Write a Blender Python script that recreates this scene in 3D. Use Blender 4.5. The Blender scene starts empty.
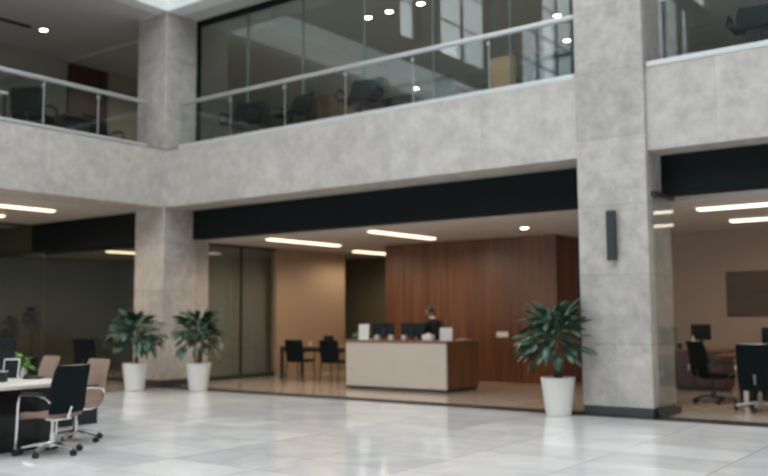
import bpy, bmesh, math, random
from mathutils import Vector, Matrix
random.seed(7)
S = bpy.context.scene
C = S.collection
PI = math.pi
D = math.radians

# ------------------------------------------------------------------ materials
def nn(nt, kind, **kw):
    n = nt.nodes.new(kind)
    for k, v in kw.items():
        setattr(n, k, v)
    return n

def math_node(nt, op, a, b=None, c=None):
    n = nn(nt, 'ShaderNodeMath', operation=op)
    for i, v in enumerate((a, b, c)):
        if v is None: continue
        if isinstance(v, (int, float)): n.inputs[i].default_value = v
        else: nt.links.new(v, n.inputs[i])
    return n.outputs[0]

def mixc(nt, fac, a, b):
    n = nn(nt, 'ShaderNodeMix', data_type='RGBA')
    for s, v in ((n.inputs[0], fac), (n.inputs[6], a), (n.inputs[7], b)):
        if isinstance(v, (int, float)): s.default_value = v
        elif isinstance(v, tuple): s.default_value = (*v, 1)
        else: nt.links.new(v, s)
    return n.outputs[2]

def base(name):
    m = bpy.data.materials.new(name); m.use_nodes = True
    nt = m.node_tree
    return m, nt, nt.nodes['Principled BSDF']

def plain(name, col, rough=.5, metal=0, var=.08, scale=9, spec=.5, sheen=0):
    """a principled surface with a faint procedural mottling"""
    m, nt, b = base(name)
    tc = nn(nt, 'ShaderNodeTexCoord'); no = nn(nt, 'ShaderNodeTexNoise')
    no.inputs['Scale'].default_value = scale; no.inputs['Detail'].default_value = 3
    nt.links.new(tc.outputs['Object'], no.inputs['Vector'])
    a = tuple(c * (1 - var) for c in col); d = tuple(min(1, c * (1 + var)) for c in col)
    nt.links.new(mixc(nt, no.outputs['Fac'], a, d), b.inputs['Base Color'])
    b.inputs['Roughness'].default_value = rough; b.inputs['Metallic'].default_value = metal
    b.inputs['Specular IOR Level'].default_value = spec
    if sheen: b.inputs['Sheen Weight'].default_value = sheen
    return m

def emit(name, col, strength):
    m, nt, b = base(name)
    b.inputs['Base Color'].default_value = (*col, 1)
    b.inputs['Emission Color'].default_value = (*col, 1)
    b.inputs['Emission Strength'].default_value = strength
    return m

def stone(name, c1, c2, zj=None, hj=None, rough=.6):
    """mottled limestone slabs with fine joints at given heights and along the wall"""
    m, nt, b = base(name)
    g = nn(nt, 'ShaderNodeNewGeometry'); sp = nn(nt, 'ShaderNodeSeparateXYZ')
    nt.links.new(g.outputs['Position'], sp.inputs[0])
    n1 = nn(nt, 'ShaderNodeTexNoise'); n1.inputs['Scale'].default_value = 1.6; n1.inputs['Detail'].default_value = 6
    n1.inputs['Roughness'].default_value = .65; n1.inputs['Distortion'].default_value = .6
    n2 = nn(nt, 'ShaderNodeTexNoise'); n2.inputs['Scale'].default_value = 5.5; n2.inputs['Detail'].default_value = 5
    n2.inputs['Roughness'].default_value = .7
    for n in (n1, n2): nt.links.new(g.outputs['Position'], n.inputs['Vector'])
    f = math_node(nt, 'ADD', math_node(nt, 'MULTIPLY', n1.outputs['Fac'], .45), math_node(nt, 'MULTIPLY', n2.outputs['Fac'], .55))
    r = nn(nt, 'ShaderNodeMapRange'); r.inputs[1].default_value = .36; r.inputs[2].default_value = .64
    nt.links.new(f, r.inputs[0])
    col = mixc(nt, r.outputs[0], c1, c2)
    s = math_node(nt, 'ADD', sp.outputs[0], sp.outputs[1])
    line = None
    if hj:
        k = math_node(nt, 'DIVIDE', math_node(nt, 'ADD', s, hj[1]), hj[0])
        wn = nn(nt, 'ShaderNodeTexWhiteNoise', noise_dimensions='1D')
        nt.links.new(math_node(nt, 'FLOOR', k), wn.inputs['W'])
        v = math_node(nt, 'ADD', math_node(nt, 'MULTIPLY', wn.outputs['Value'], .10), .95)
        vm = nn(nt, 'ShaderNodeVectorMath', operation='SCALE')
        nt.links.new(col, vm.inputs[0]); nt.links.new(v, vm.inputs['Scale']); col = vm.outputs[0]
        line = math_node(nt, 'LESS_THAN', math_node(nt, 'FRACT', k), .010 / hj[0])
    if zj:
        k = math_node(nt, 'DIVIDE', math_node(nt, 'ADD', sp.outputs[2], zj[1]), zj[0])
        wn = nn(nt, 'ShaderNodeTexWhiteNoise', noise_dimensions='1D')
        nt.links.new(math_node(nt, 'FLOOR', k), wn.inputs['W'])
        v = math_node(nt, 'ADD', math_node(nt, 'MULTIPLY', wn.outputs['Value'], .12), .94)
        vm = nn(nt, 'ShaderNodeVectorMath', operation='SCALE')
        nt.links.new(col, vm.inputs[0]); nt.links.new(v, vm.inputs['Scale']); col = vm.outputs[0]
        l2 = math_node(nt, 'LESS_THAN', math_node(nt, 'FRACT', k), .012 / zj[0])
        line = l2 if line is None else math_node(nt, 'MAXIMUM', line, l2)
    if line is not None:
        col = mixc(nt, math_node(nt, 'MULTIPLY', line, .32), col, tuple(c * .35 for c in c1))
    nt.links.new(col, b.inputs['Base Color'])
    b.inputs['Roughness'].default_value = rough
    bp = nn(nt, 'ShaderNodeBump'); bp.inputs['Strength'].default_value = .08; bp.inputs['Distance'].default_value = .02
    nt.links.new(n2.outputs['Fac'], bp.inputs['Height']); nt.links.new(bp.outputs[0], b.inputs['Normal'])
    return m

def marble():
    m, nt, b = base('marble_floor')
    g = nn(nt, 'ShaderNodeNewGeometry'); sp = nn(nt, 'ShaderNodeSeparateXYZ')
    nt.links.new(g.outputs['Position'], sp.inputs[0])
    T = 1.2
    kx = math_node(nt, 'DIVIDE', math_node(nt, 'ADD', sp.outputs[0], .16), T)
    ky = math_node(nt, 'DIVIDE', math_node(nt, 'ADD', sp.outputs[1], .5), T * .62)
    cb = nn(nt, 'ShaderNodeCombineXYZ')
    nt.links.new(math_node(nt, 'FLOOR', kx), cb.inputs[0]); nt.links.new(math_node(nt, 'FLOOR', ky), cb.inputs[1])
    wn = nn(nt, 'ShaderNodeTexWhiteNoise', noise_dimensions='2D'); nt.links.new(cb.outputs[0], wn.inputs['Vector'])
    # cloudy veining, shifted slab by slab
    off = nn(nt, 'ShaderNodeVectorMath', operation='MULTIPLY_ADD')
    nt.links.new(wn.outputs['Color'], off.inputs[0]); off.inputs[1].default_value = (7, 7, 7); nt.links.new(g.outputs['Position'], off.inputs[2])
    n1 = nn(nt, 'ShaderNodeTexNoise'); n1.inputs['Scale'].default_value = .9; n1.inputs['Detail'].default_value = 8
    n1.inputs['Roughness'].default_value = .6; n1.inputs['Distortion'].default_value = 1.6
    nt.links.new(off.outputs[0], n1.inputs['Vector'])
    r = nn(nt, 'ShaderNodeMapRange'); r.inputs[1].default_value = .35; r.inputs[2].default_value = .66
    nt.links.new(n1.outputs['Fac'], r.inputs[0])
    col = mixc(nt, r.outputs[0], (.64, .64, .645), (.79, .785, .775))
    tone = math_node(nt, 'ADD', math_node(nt, 'MULTIPLY', math_node(nt, 'POWER', wn.outputs['Value'], 1.5), .17), .89)
    vm = nn(nt, 'ShaderNodeVectorMath', operation='SCALE')
    nt.links.new(col, vm.inputs[0]); nt.links.new(tone, vm.inputs['Scale'])
    ln = math_node(nt, 'MAXIMUM', math_node(nt, 'LESS_THAN', math_node(nt, 'FRACT', kx), .010), math_node(nt, 'LESS_THAN', math_node(nt, 'FRACT', ky), .014))
    nt.links.new(mixc(nt, math_node(nt, 'MULTIPLY', ln, .55), vm.outputs[0], (.2, .2, .2)), b.inputs['Base Color'])
    b.inputs['Roughness'].default_value = .10
    b.inputs['Specular IOR Level'].default_value = .45
    return m

def wood(name, c1, c2, rough=.35, axis='Z', seam=None):
    m, nt, b = base(name)
    g = nn(nt, 'ShaderNodeNewGeometry'); mp = nn(nt, 'ShaderNodeMapping')
    mp.inputs['Scale'].default_value = (14, 14, .5) if axis == 'Z' else ((.6, 14, 14) if axis == 'X' else (14, .6, 14))
    nt.links.new(g.outputs['Position'], mp.inputs[0])
    n1 = nn(nt, 'ShaderNodeTexNoise'); n1.inputs['Scale'].default_value = 1; n1.inputs['Detail'].default_value = 6
    n1.inputs['Roughness'].default_value = .62; n1.inputs['Distortion'].default_value = .5
    nt.links.new(mp.outputs[0], n1.inputs['Vector'])
    r = nn(nt, 'ShaderNodeMapRange'); r.inputs[1].default_value = .32; r.inputs[2].default_value = .68
    nt.links.new(n1.outputs['Fac'], r.inputs[0])
    col = mixc(nt, r.outputs[0], c1, c2)
    if seam:
        sp = nn(nt, 'ShaderNodeSeparateXYZ'); nt.links.new(g.outputs['Position'], sp.inputs[0])
        k = math_node(nt, 'DIVIDE', math_node(nt, 'ADD', sp.outputs[0], sp.outputs[1]), seam)
        wn = nn(nt, 'ShaderNodeTexWhiteNoise', noise_dimensions='1D'); nt.links.new(math_node(nt, 'FLOOR', k), wn.inputs['W'])
        v = math_node(nt, 'ADD', math_node(nt, 'MULTIPLY', wn.outputs['Value'], .3), .85)
        vm = nn(nt, 'ShaderNodeVectorMath', operation='SCALE'); nt.links.new(col, vm.inputs[0]); nt.links.new(v, vm.inputs['Scale'])
        ln = math_node(nt, 'LESS_THAN', math_node(nt, 'FRACT', k), .012 / seam)
        col = mixc(nt, math_node(nt, 'MULTIPLY', ln, .7), vm.outputs[0], (.012, .006, .004))
    nt.links.new(col, b.inputs['Base Color']); b.inputs['Roughness'].default_value = rough
    return m

def glass(name, tint, n=1.52):
    """clear sheet glass: each of its two faces reflects by Fresnel and lets the rest straight through"""
    m = bpy.data.materials.new(name); m.use_nodes = True; nt = m.node_tree; nt.nodes.clear()
    out = nn(nt, 'ShaderNodeOutputMaterial'); mx = nn(nt, 'ShaderNodeMixShader')
    tr = nn(nt, 'ShaderNodeBsdfTransparent'); gl = nn(nt, 'ShaderNodeBsdfGlossy'); fr = nn(nt, 'ShaderNodeFresnel')
    g = nn(nt, 'ShaderNodeNewGeometry')
    tr.inputs[0].default_value = (*tint, 1); gl.inputs['Roughness'].default_value = .0; gl.inputs[0].default_value = (.94, .98, 1, 1)
    ior = math_node(nt, 'ADD', math_node(nt, 'MULTIPLY', g.outputs['Backfacing'], 1 / n - n), n)
    nt.links.new(ior, fr.inputs['IOR'])
    nt.links.new(fr.outputs[0], mx.inputs[0]); nt.links.new(tr.outputs[0], mx.inputs[1]); nt.links.new(gl.outputs[0], mx.inputs[2])
    nt.links.new(mx.outputs[0], out.inputs[0])
    return m

M = dict(
    stone_col=stone('limestone_column', (.335, .315, .295), (.54, .512, .482), zj=(1.0, -.02)),
    stone_band=stone('limestone_band', (.385, .363, .342), (.575, .547, .517), hj=(1.85, .41)),
    stone_plain=stone('limestone_plain', (.38, .375, .37), (.52, .515, .505)),
    white_band=plain('pale_fascia_plaster', (.78, .80, .80), .7),
    marble=marble(),
    tan_floor=plain('tan_stone_floor', (.48, .39, .31), .14, scale=2, var=.15),
    strip=plain('dark_granite', (.022, .024, .026), .7, spec=.15),
    plinth=plain('dark_plinth', (.04, .048, .05), .45),
    header=plain('dark_metal_header', (.007, .011, .012), .6, scale=2, spec=.12),
    ceil=plain('ceiling_paint', (.60, .57, .54), .8, scale=2, var=.03),
    ceil_dark=plain('gallery_ceiling_paint', (.55, .535, .52), .8, scale=2, var=.04),
    carpet=plain('grey_carpet', (.22, .21, .20), .9),
    tan_wall=plain('tan_wall_covering', (.40, .29, .20), .65, scale=3, var=.06),
    beige_wall=plain('beige_wall_paint', (.36, .285, .235), .75, scale=2, var=.04),
    pale_grey=plain('pale_grey_glass_backing', (.40, .39, .37), .8, scale=2), olive_wall=plain('olive_wall_paint', (.175, .168, .155), .8, scale=2, var=.06),
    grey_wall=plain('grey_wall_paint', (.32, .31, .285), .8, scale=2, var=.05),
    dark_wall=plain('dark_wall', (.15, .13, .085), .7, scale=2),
    wood=wood('walnut_panelling', (.085, .030, .010), (.20, .078, .031), .38, seam=.62),
    wood_dark=wood('dark_walnut', (.03, .013, .008), (.07, .03, .017), .4),
    wood_desk=wood('walnut_desk', (.11, .042, .016), (.22, .095, .042), .4),
    wood_top=wood('walnut_top', (.13, .07, .04), (.26, .15, .09), .35, axis='X'),
    red_wood=wood('mahogany', (.03, .009, .006), (.062, .018, .012), .35),
    glass=glass('clear_glass', (.94, .965, .955)), sky_glass=glass('window_glass', (.98, .985, .985)), dark_absorber=plain('dark_grey_absorber', (.13, .13, .125), .8, scale=2),  # last entry: invented dark finish that dims reflections and fill light
    glass_grey=glass('grey_glass', (.84, .875, .85), 1.7),
    glass_edge=plain('glass_edge', (.13, .18, .165), .3),
    steel=plain('brushed_steel', (.50, .52, .53), .38, metal=.5, var=.04),
    dark_steel=plain('dark_steel', (.06, .075, .075), .35, metal=.6),
    chrome=plain('chrome', (.80, .80, .80), .12, metal=1, var=.02),
    sill=plain('pale_metal_sill', (.62, .64, .65), .4, metal=.3, var=.03),
    black=plain('black_plastic', (.012, .014, .016), .45),
    mesh=plain('black_mesh_fabric', (.006, .011, .0125), .85, scale=60, spec=.15),
    black_gloss=plain('black_lacquer', (.010, .011, .013), .25),
    screen=plain('dark_screen', (.008, .013, .017), .18),
    screen_back=plain('blue_black_plastic', (.007, .016, .021), .5, spec=.25), sconce=plain('dark_bronze_metal', (.020, .030, .032), .5),
    leather=plain('taupe_leather', (.33, .225, .18), .5, scale=20),
    white=plain('white_ceramic', (.78, .77, .74), .45, var=.03),
    white_gloss=plain('white_plastic', (.80, .80, .79), .35, var=.02),
    table_white=plain('pale_table_laminate', (.66, .61, .56), .35, scale=3, var=.04),
    counter_stone=plain('pale_counter_stone', (.66, .60, .53), .4, scale=3, var=.05),
    leaf=plain('glossy_leaf', (.042, .092, .058), .34, scale=3, var=.5),
    leaf_bright=plain('fresh_leaf', (.12, .26, .06), .45, scale=8, var=.4),
    leaf_dark=plain('dark_leaf', (.006, .011, .006), .5, scale=3, var=.4),
    stem=plain('cane_bark', (.10, .075, .045), .8),
    soil=plain('potting_soil', (.03, .022, .015), .95, scale=40, var=.4),
    picture=wood('picture_canvas', (.05, .035, .022), (.095, .065, .04), .5, axis='X'),
    skin=plain('skin', (.42, .24, .17), .5), hair=plain('black_hair', (.010, .008, .007), .5),
    suit=plain('black_suit', (.009, .009, .011), .8, scale=30), shirt=plain('white_shirt', (.7, .7, .7), .7),
    eye=plain('dark_eye', (.02, .012, .01), .2),
    brass=plain('brushed_plate', (.62, .56, .50), .35, metal=.4),
    strip_light=emit('warm_strip_light', (1.0, .78, .56), 2.6),
    strip_light_cool=emit('neutral_strip_light', (1.0, .84, .68), 2.8),
    bulb=emit('downlight_lamp', (1.0, .84, .66), 30),
)

# ------------------------------------------------------------------ mesh building
class MB:
    def __init__(s): s.b = bmesh.new()
    def box(s, x0, x1, y0, y1, z0, z1, mat=None):
        r = bmesh.ops.create_cube(s.b, size=1)['verts']
        t = Matrix.Translation(((x0 + x1) / 2, (y0 + y1) / 2, (z0 + z1) / 2)) @ Matrix.Diagonal((abs(x1 - x0), abs(y1 - y0), abs(z1 - z0), 1))
        if mat: t = mat @ t
        bmesh.ops.transform(s.b, matrix=t, verts=r); return s
    def rbox(s, x0, x1, y0, y1, z0, z1, r=.01, seg=2, mat=None):
        o = bmesh.new(); q = bmesh.ops.create_cube(o, size=1)['verts']
        t = Matrix.Translation(((x0 + x1) / 2, (y0 + y1) / 2, (z0 + z1) / 2)) @ Matrix.Diagonal((abs(x1 - x0), abs(y1 - y0), abs(z1 - z0), 1))
        bmesh.ops.transform(o, matrix=t, verts=q)
        bmesh.ops.bevel(o, geom=o.edges[:] , offset=r, segments=seg, affect='EDGES', profile=.5)
        if mat: bmesh.ops.transform(o, matrix=mat, verts=o.verts[:])
        s.join(o); return s
    def join(s, o):
        me = bpy.data.meshes.new('tmp'); o.to_mesh(me); o.free(); s.b.from_mesh(me); bpy.data.meshes.remove(me)
    def cyl(s, p0, p1, r0, r1=None, n=16):
        p0, p1 = Vector(p0), Vector(p1); d = p1 - p0
        v = bmesh.ops.create_cone(s.b, cap_ends=True, segments=n, radius1=r0, radius2=r0 if r1 is None else r1, depth=d.length)['verts']
        bmesh.ops.transform(s.b, matrix=Matrix.Translation((p0 + p1) / 2) @ d.to_track_quat('Z', 'Y').to_matrix().to_4x4(), verts=v); return s
    def lathe(s, prof, n=28, c=(0, 0, 0)):
        rings = []
        for r, z in prof:
            rings.append([s.b.verts.new((c[0] + r * math.cos(2 * PI * i / n), c[1] + r * math.sin(2 * PI * i / n), c[2] + z)) for i in range(n)])
        for a, b in zip(rings, rings[1:]):
            for i in range(n): s.b.faces.new((a[i], a[(i + 1) % n], b[(i + 1) % n], b[i]))
        s.b.faces.new(rings[0][::-1]); s.b.faces.new(rings[-1]); return s
    def tube(s, pts, r, n=8):
        pts = [Vector(p) for p in pts]; rings = []
        for i, p in enumerate(pts):
            t = (pts[min(i + 1, len(pts) - 1)] - pts[max(i - 1, 0)]).normalized()
            up = Vector((0, 0, 1)) if abs(t.z) < .95 else Vector((1, 0, 0))
            a = t.cross(up).normalized(); b = t.cross(a)
            rr = r[i] if isinstance(r, (list, tuple)) else r
            rings.append([s.b.verts.new(p + a * rr * math.cos(2 * PI * k / n) + b * rr * math.sin(2 * PI * k / n)) for k in range(n)])
        for a, b in zip(rings, rings[1:]):
            for i in range(n): s.b.faces.new((a[i], a[(i + 1) % n], b[(i + 1) % n], b[i]))
        s.b.faces.new(rings[0][::-1]); s.b.faces.new(rings[-1]); return s
    def sphere(s, c, r, sx=1, sy=1, sz=1, n=16):
        v = bmesh.ops.create_uvsphere(s.b, u_segments=n, v_segments=n // 2 + 2, radius=r)['verts']
        bmesh.ops.transform(s.b, matrix=Matrix.Translation(c) @ Matrix.Diagonal((sx, sy, sz, 1)), verts=v); return s
    def sheet(s, rows, thick, axis_x):
        """a curved slab: rows of points (y,z) swept across widths; each row (y,z,halfwidth,bow)"""
        n = 8; front = []; back = []
        for i, (y, z, hw, bow) in enumerate(rows):
            a = rows[max(i - 1, 0)]; b = rows[min(i + 1, len(rows) - 1)]
            t = Vector((0, b[0] - a[0], b[1] - a[1])).normalized(); nrm = Vector((0, -t.z, t.y))
            fr = []; bk = []
            for k in range(n + 1):
                u = -1 + 2 * k / n
                p = Vector((u * hw, y, z)) + nrm * (bow * (u * u))
                fr.append(s.b.verts.new(p)); bk.append(s.b.verts.new(p - nrm * thick))
            front.append(fr); back.append(bk)
        for g, flip in ((front, False), (back, True)):
            for a, b in zip(g, g[1:]):
                for k in range(n):
                    q = (a[k], a[k + 1], b[k + 1], b[k]); s.b.faces.new(q[::-1] if flip else q)
        for a0, b0 in ((front[0], back[0]), (front[-1], back[-1])):
            for k in range(n): s.b.faces.new((a0[k], b0[k], b0[k + 1], a0[k + 1]))
        for k in (0, n):
            for i in range(len(rows) - 1): s.b.faces.new((front[i][k], front[i + 1][k], back[i + 1][k], back[i][k]))
        return s
    def build(s, name, mat, parent=None, smooth=False, bevel=0, loc=None):
        bmesh.ops.recalc_face_normals(s.b, faces=s.b.faces[:])
        me = bpy.data.meshes.new(name); s.b.to_mesh(me); s.b.free()
        me.materials.append(M[mat] if isinstance(mat, str) else mat)
        if smooth:
            for p in me.polygons: p.use_smooth = True
            try: me.set_sharp_from_angle(angle=D(38))
            except Exception: pass
        o = bpy.data.objects.new(name, me); C.objects.link(o)
        if parent: o.parent = parent
        if loc: o.location = loc
        if bevel:
            bv = o.modifiers.new('bevel', 'BEVEL'); bv.width = bevel; bv.segments = 2; bv.limit_method = 'ANGLE'
        return o

def tag(o, label, cat, group=None, kind=None):
    o['label'] = label; o['category'] = cat
    if group: o['group'] = group
    if kind: o['kind'] = kind
    return o
def thing(name, label, cat, loc=(0, 0, 0), rz=0, group=None, kind=None):
    o = bpy.data.objects.new(name, None); C.objects.link(o); o.empty_display_size = .1
    o.location = loc; o.rotation_euler = (0, 0, rz)
    return tag(o, label, cat, group, kind)
def dup(root, loc, rz, label, group=None):
    def cp(o, par):
        c = o.copy(); C.objects.link(c)
        if par: c.parent = par
        for ch in [q for q in C.objects if q.parent == o]: cp(ch, c)
        return c
    r = cp(root, None); r.location = loc; r.rotation_euler = (0, 0, rz); r['label'] = label
    if group: r['group'] = group
    return r
def struct(name, mat, boxes, label, cat, bevel=0):
    m = MB()
    for b in boxes: m.box(*b)
    return tag(m.build(name, mat, bevel=bevel), label, cat, kind='structure')

# ------------------------------------------------------------------ the setting
XL, Y = -14.9, 12.28                # the two atrium faces that meet at the corner column
Z1, Z2, ZC, HC = 3.78, 5.03, 8.05, 3.15   # band soffit, gallery floor, gallery ceiling, ground-floor room ceiling
TOP = 19

struct('floor', 'marble', [(XL, 8, -26, Y - .1, -.2, 0)], 'pale grey marble slab floor of the atrium', 'floor')
struct('floor', 'tan_floor', [(XL, 8, Y + .06, 21, -.2, 0), (-22.4, XL - .16, -8, 21, -.2, 0), (XL - .16, XL, Y + .06, 21, -.2, 0)], 'polished tan floor of the rooms around the atrium', 'floor')
struct('trim_1', 'strip', [(XL - .16, 8, Y - .12, Y + .34, -.2, .003), (XL - .16, XL, -8, Y - .1, -.2, .002)], 'dark stone strip where marble meets the tan floor', 'floor strip')

# columns
def column(x0, x1, y0, y1, label):
    r = thing('stone_column', label, 'column', ((x0 + x1) / 2, (y0 + y1) / 2, 0), kind='structure')
    w, d = (x1 - x0) / 2, (y1 - y0) / 2
    MB().box(-w, w, -d, d, .14, ZC).build('shaft', 'stone_col', r, bevel=.012)
    MB().box(-w + .012, w - .012, -d + .012, d - .012, 0, .14).build('plinth', 'plinth', r)
    return r
column(-15.88, -14.93, Y, Y + .9, 'grey stone column in the corner where both galleries meet')
column(-5.51, -4.46, Y - .03, Y + .92, 'broad grey stone column with the dark wall light')

# stone bands (gallery edges) and the gallery floors
struct('wall_back', 'stone_band', [(-14.93, -5.51, Y, Y + 1.0, Z1, 4.99)], 'long pale stone band below the glass railing of the main gallery', 'gallery wall')
struct('wall_left', 'stone_band', [(XL - 1.05, XL, -26, Y, Z1, 4.99)], 'pale stone band of the left gallery', 'gallery wall')
struct('wall_right', 'stone_band', [(-4.46, 8, Y + .05, Y + .75, Z1, 4.99)], 'pale stone band right of the broad column', 'gallery wall')
struct('floor', 'carpet', [(-14.93, -5.51, Y + .01, Y + 1.0, 4.99, Z2), (XL - 1.05, XL - .01, -26, Y, 4.99, Z2), (-4.46, 8, Y + .06, Y + 1.0, 4.99, Z2), (-15.8, 8, Y + 1.0, 23, 4.6, Z2), (-22, XL - 1.05, -26, 23, 4.6, Z2), (-15.88,-14.93, Y+.9, Y+1.0, 4.6, Z2)], 'grey carpet floor of the upper galleries', 'floor')

# dark headers
struct('trim_2', 'header', [(-14.93, -5.51, Y + .80, Y + 1.1, HC, Z1)], 'long dark header over the reception hall opening', 'header')
struct('trim_3', 'header', [(-4.46, 8, Y + .58, Y + .95, HC + .05, Z1)], 'dark header right of the broad column', 'header')
struct('trim_4', 'header', [(-20.2, -15.88, Y + .2, Y + .65, 3.1, Z1)], 'dark header left of the corner column', 'header')

# ground-floor ceilings
struct('ceiling', 'ceil', [(-15.9, 8, Y + 1.1, 21, HC, HC + .2)], 'pale ceiling of the reception hall', 'ceiling')
struct('ceiling', 'ceil_dark', [(-22.4, XL - 1.05, -8, Y + .2, Z1, Z1 + .2)], 'grey ceiling under the left gallery', 'ceiling')
struct('ceiling', 'ceil', [(-22.4, -15.9, Y + .65, 21, HC, HC + .2)], 'ceiling of the dim room behind the left header', 'ceiling')

# ground-floor walls
struct('wall_left', 'stone_plain', [(-15.6, -15.3, Y + .9, 13.88, 0, HC)], 'narrow stone pier beside the glass partition', 'wall')
struct('wall_left', 'tan_wall', [(-15.5, -15.3, 16.14, 18.8, 0, HC)], 'tan wall beside the lobby table', 'wall')
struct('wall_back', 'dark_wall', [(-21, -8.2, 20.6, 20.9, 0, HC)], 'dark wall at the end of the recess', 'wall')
struct('wall_back', 'beige_wall', [(-8.2, 8, 18.75, 19.0, 0, HC)], 'beige back wall of the right office', 'wall')
struct('wall_back', 'wood', [(-12.73, -8.26, 17.2, 19.6, 0, HC)], 'walnut panelled wall behind the reception counter', 'wall')
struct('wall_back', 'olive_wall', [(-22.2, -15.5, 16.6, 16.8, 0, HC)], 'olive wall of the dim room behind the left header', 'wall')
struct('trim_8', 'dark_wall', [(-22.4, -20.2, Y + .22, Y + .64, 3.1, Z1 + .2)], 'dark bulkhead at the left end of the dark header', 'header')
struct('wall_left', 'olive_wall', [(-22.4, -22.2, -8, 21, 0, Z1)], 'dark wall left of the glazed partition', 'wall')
struct('wall_right', 'beige_wall', [(7.7, 8, Y, 19, 0, HC)], 'side wall of the right office', 'wall')
struct('wall_left', 'pale_grey', [(-15.9, -15.75, 13.4, 16.6, 0, HC)], 'grey backing added to lighten the glass partition', 'wall')  # backing added close behind the glass so the partition reads lighter
struct('wall_left', 'tan_wall', [(-17.1, -15.9, 16.2, 16.5, 0, HC)], 'tan wall piece behind the corner column', 'wall')

# gallery level: ceilings, walls
struct('ceiling', 'ceil_dark', [(-22, XL - 1.05, -26, 23, ZC + .08, ZC + .3), (XL - 1.05, 8, Y + 1.0, 23, ZC + .02, ZC + .3)], 'grey ceiling of the upper galleries', 'ceiling')
struct('trim_5', 'ceil_dark', [(XL - 1.05, XL - .35, -26, Y, ZC, ZC + .3), (XL - 1.05, 8, Y + .4, Y + 1.0, ZC, ZC + .3)], 'soffit along the upper gallery edge', 'soffit')
struct('trim_6', 'ceil_dark', [(-22, -15.95, 13.3, 22, ZC + .02, ZC + .08)], 'lowered ceiling step beyond the left gallery', 'ceiling')
struct('trim_7', 'ceil_dark', [(-13.6, -13.1, Y + 1.3, 22, ZC - .35, ZC + .02)], 'beam below the main gallery ceiling', 'beam')
struct('wall_left', 'grey_wall', [(-20.2, -20, -26, 22.2, Z2, ZC + .08)], 'grey back wall of the left gallery', 'wall')
struct('wall_back', 'grey_wall', [(-20, 8, 22, 22.2, Z2, ZC + .02)], 'grey back wall of the main gallery', 'wall')
struct('wall_right', 'grey_wall', [(7.8, 8, Y, 22, Z2, ZC)], 'side wall of the upper right gallery', 'wall')
struct('wall_left', 'tan_wall', [(-14.75, -13.7, 17, 17.2, Z2, 7.1)], 'tan partition behind the left chairs of the main gallery', 'wall')
struct('wall_back', 'tan_wall', [(-9.08, -8.55, 16, 16.15, Z2, 6.8)], 'narrow tan partition at the right of the main gallery', 'wall')
# outer atrium shell above and behind
struct('wall_back', 'white_band', [(XL - .4, 8, Y, Y + .4, ZC, TOP)], 'pale wall above the main gallery', 'wall')
struct('wall_right', 'stone_plain', [(8, 8.4, -26, 23, 0, 5)], 'stone side wall of the atrium', 'wall')
struct('wall_right', 'dark_absorber', [(8, 8.4, -26, 23, 5, TOP)], 'unseen upper side wall of the atrium darkened to cut reflections', 'wall')  # dark finish made up to cut bounce and reflections in the railing glass
struct('wall_front', 'dark_absorber', [(XL - .4, 8, -26.4, -26, 0, 27)], 'unseen atrium wall facing the galleries, raised and darkened to dim reflections', 'wall')  # made taller than the other walls to keep open sky out of reflections

# clerestory on the left face above the gallery: tall gridded windows
wins = [(-22.4, -17.6), (-14.4, -11.2), (-7.2, -4.0), (0.0, 3.2), (4.3, 5.4)]
sill, head = 9.75, 18.2
bx = [(XL - .35, XL, -26, Y, 9.0, sill), (XL - .35, XL, -26, Y, head, TOP)]
e = [-26] + [v for w in wins for v in w] + [Y]
for i in range(0, len(e), 2): bx.append((XL - .35, XL, e[i], e[i + 1], sill, head))
struct('wall_left', 'dark_absorber', bx, 'wall with tall windows above the left gallery, darkened for reflection contrast', 'wall')  # dark tone set so the windows stand out in the gallery glass
struct('wall_left', 'white_band', [(XL - .35, XL, -26, Y, ZC, 9.0)], 'pale band above the left gallery', 'wall')
for k, (a, b) in enumerate(wins):
    r = thing('window_%d' % (k + 3), 'tall gridded daylight window above the left gallery', 'window', (XL - .2, (a + b) / 2, sill), kind='structure')
    w = (b - a) / 2; h = head - sill
    fr = MB().box(-.04, .04, -w, -w + .05, 0, h).box(-.05, .05, w - .05, w, 0, h).box(-.05, .05, -w, w, 0, .07).box(-.05, .05, -w, w, h - .07, h)
    n = 2 if w > 1 else 1
    for i in range(1, n): fr.box(-.045, .045, -w + 2 * w * i / n - .03, -w + 2 * w * i / n + .03, 0, h)
    for j in range(1, 7): fr.box(-.03, .03, -w, w, h * j / 7 - .02, h * j / 7 + .02)
    fr.build('frame', 'dark_steel', r)
    MB().box(-.006, .006, -w, w, 0, h).build('pane', 'sky_glass', r)

# upper glazed partitions behind the railings
def glazing(name, label, x0, x1, y, n, skip=()):
    r = thing(name, label, 'glass partition', (x0, y, Z2), kind='structure')
    W = x1 - x0; h = ZC - Z2; p = W / n
    MB().box(0, W, -.05, .05, h - .12, h + .02).build('top_rail', 'header', r)
    MB().box(0, W, -.04, .04, 0, .08).build('bottom_rail', 'header', r)
    for i in range(n):
        MB().box(i * p + .008, (i + 1) * p - .008, -.006, .006, .08, h - .12).build('pane', 'glass_grey', r)
    for i in range(1, n):
        MB().box(i * p - .011, i * p + .011, -.02, .02, .08, h - .12).build('mullion', 'glass_edge', r)
    MB().box(0, .05, -.05, .05, 0, h).build('jamb', 'header', r)
    return r
glazing('window_1', 'tall glass partition of the main gallery', -14.93, -5.51, Y + .9, 6)
glazing('window_2', 'tall glass partition right of the broad column', -4.46, 7.7, Y + .9, 7)

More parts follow.
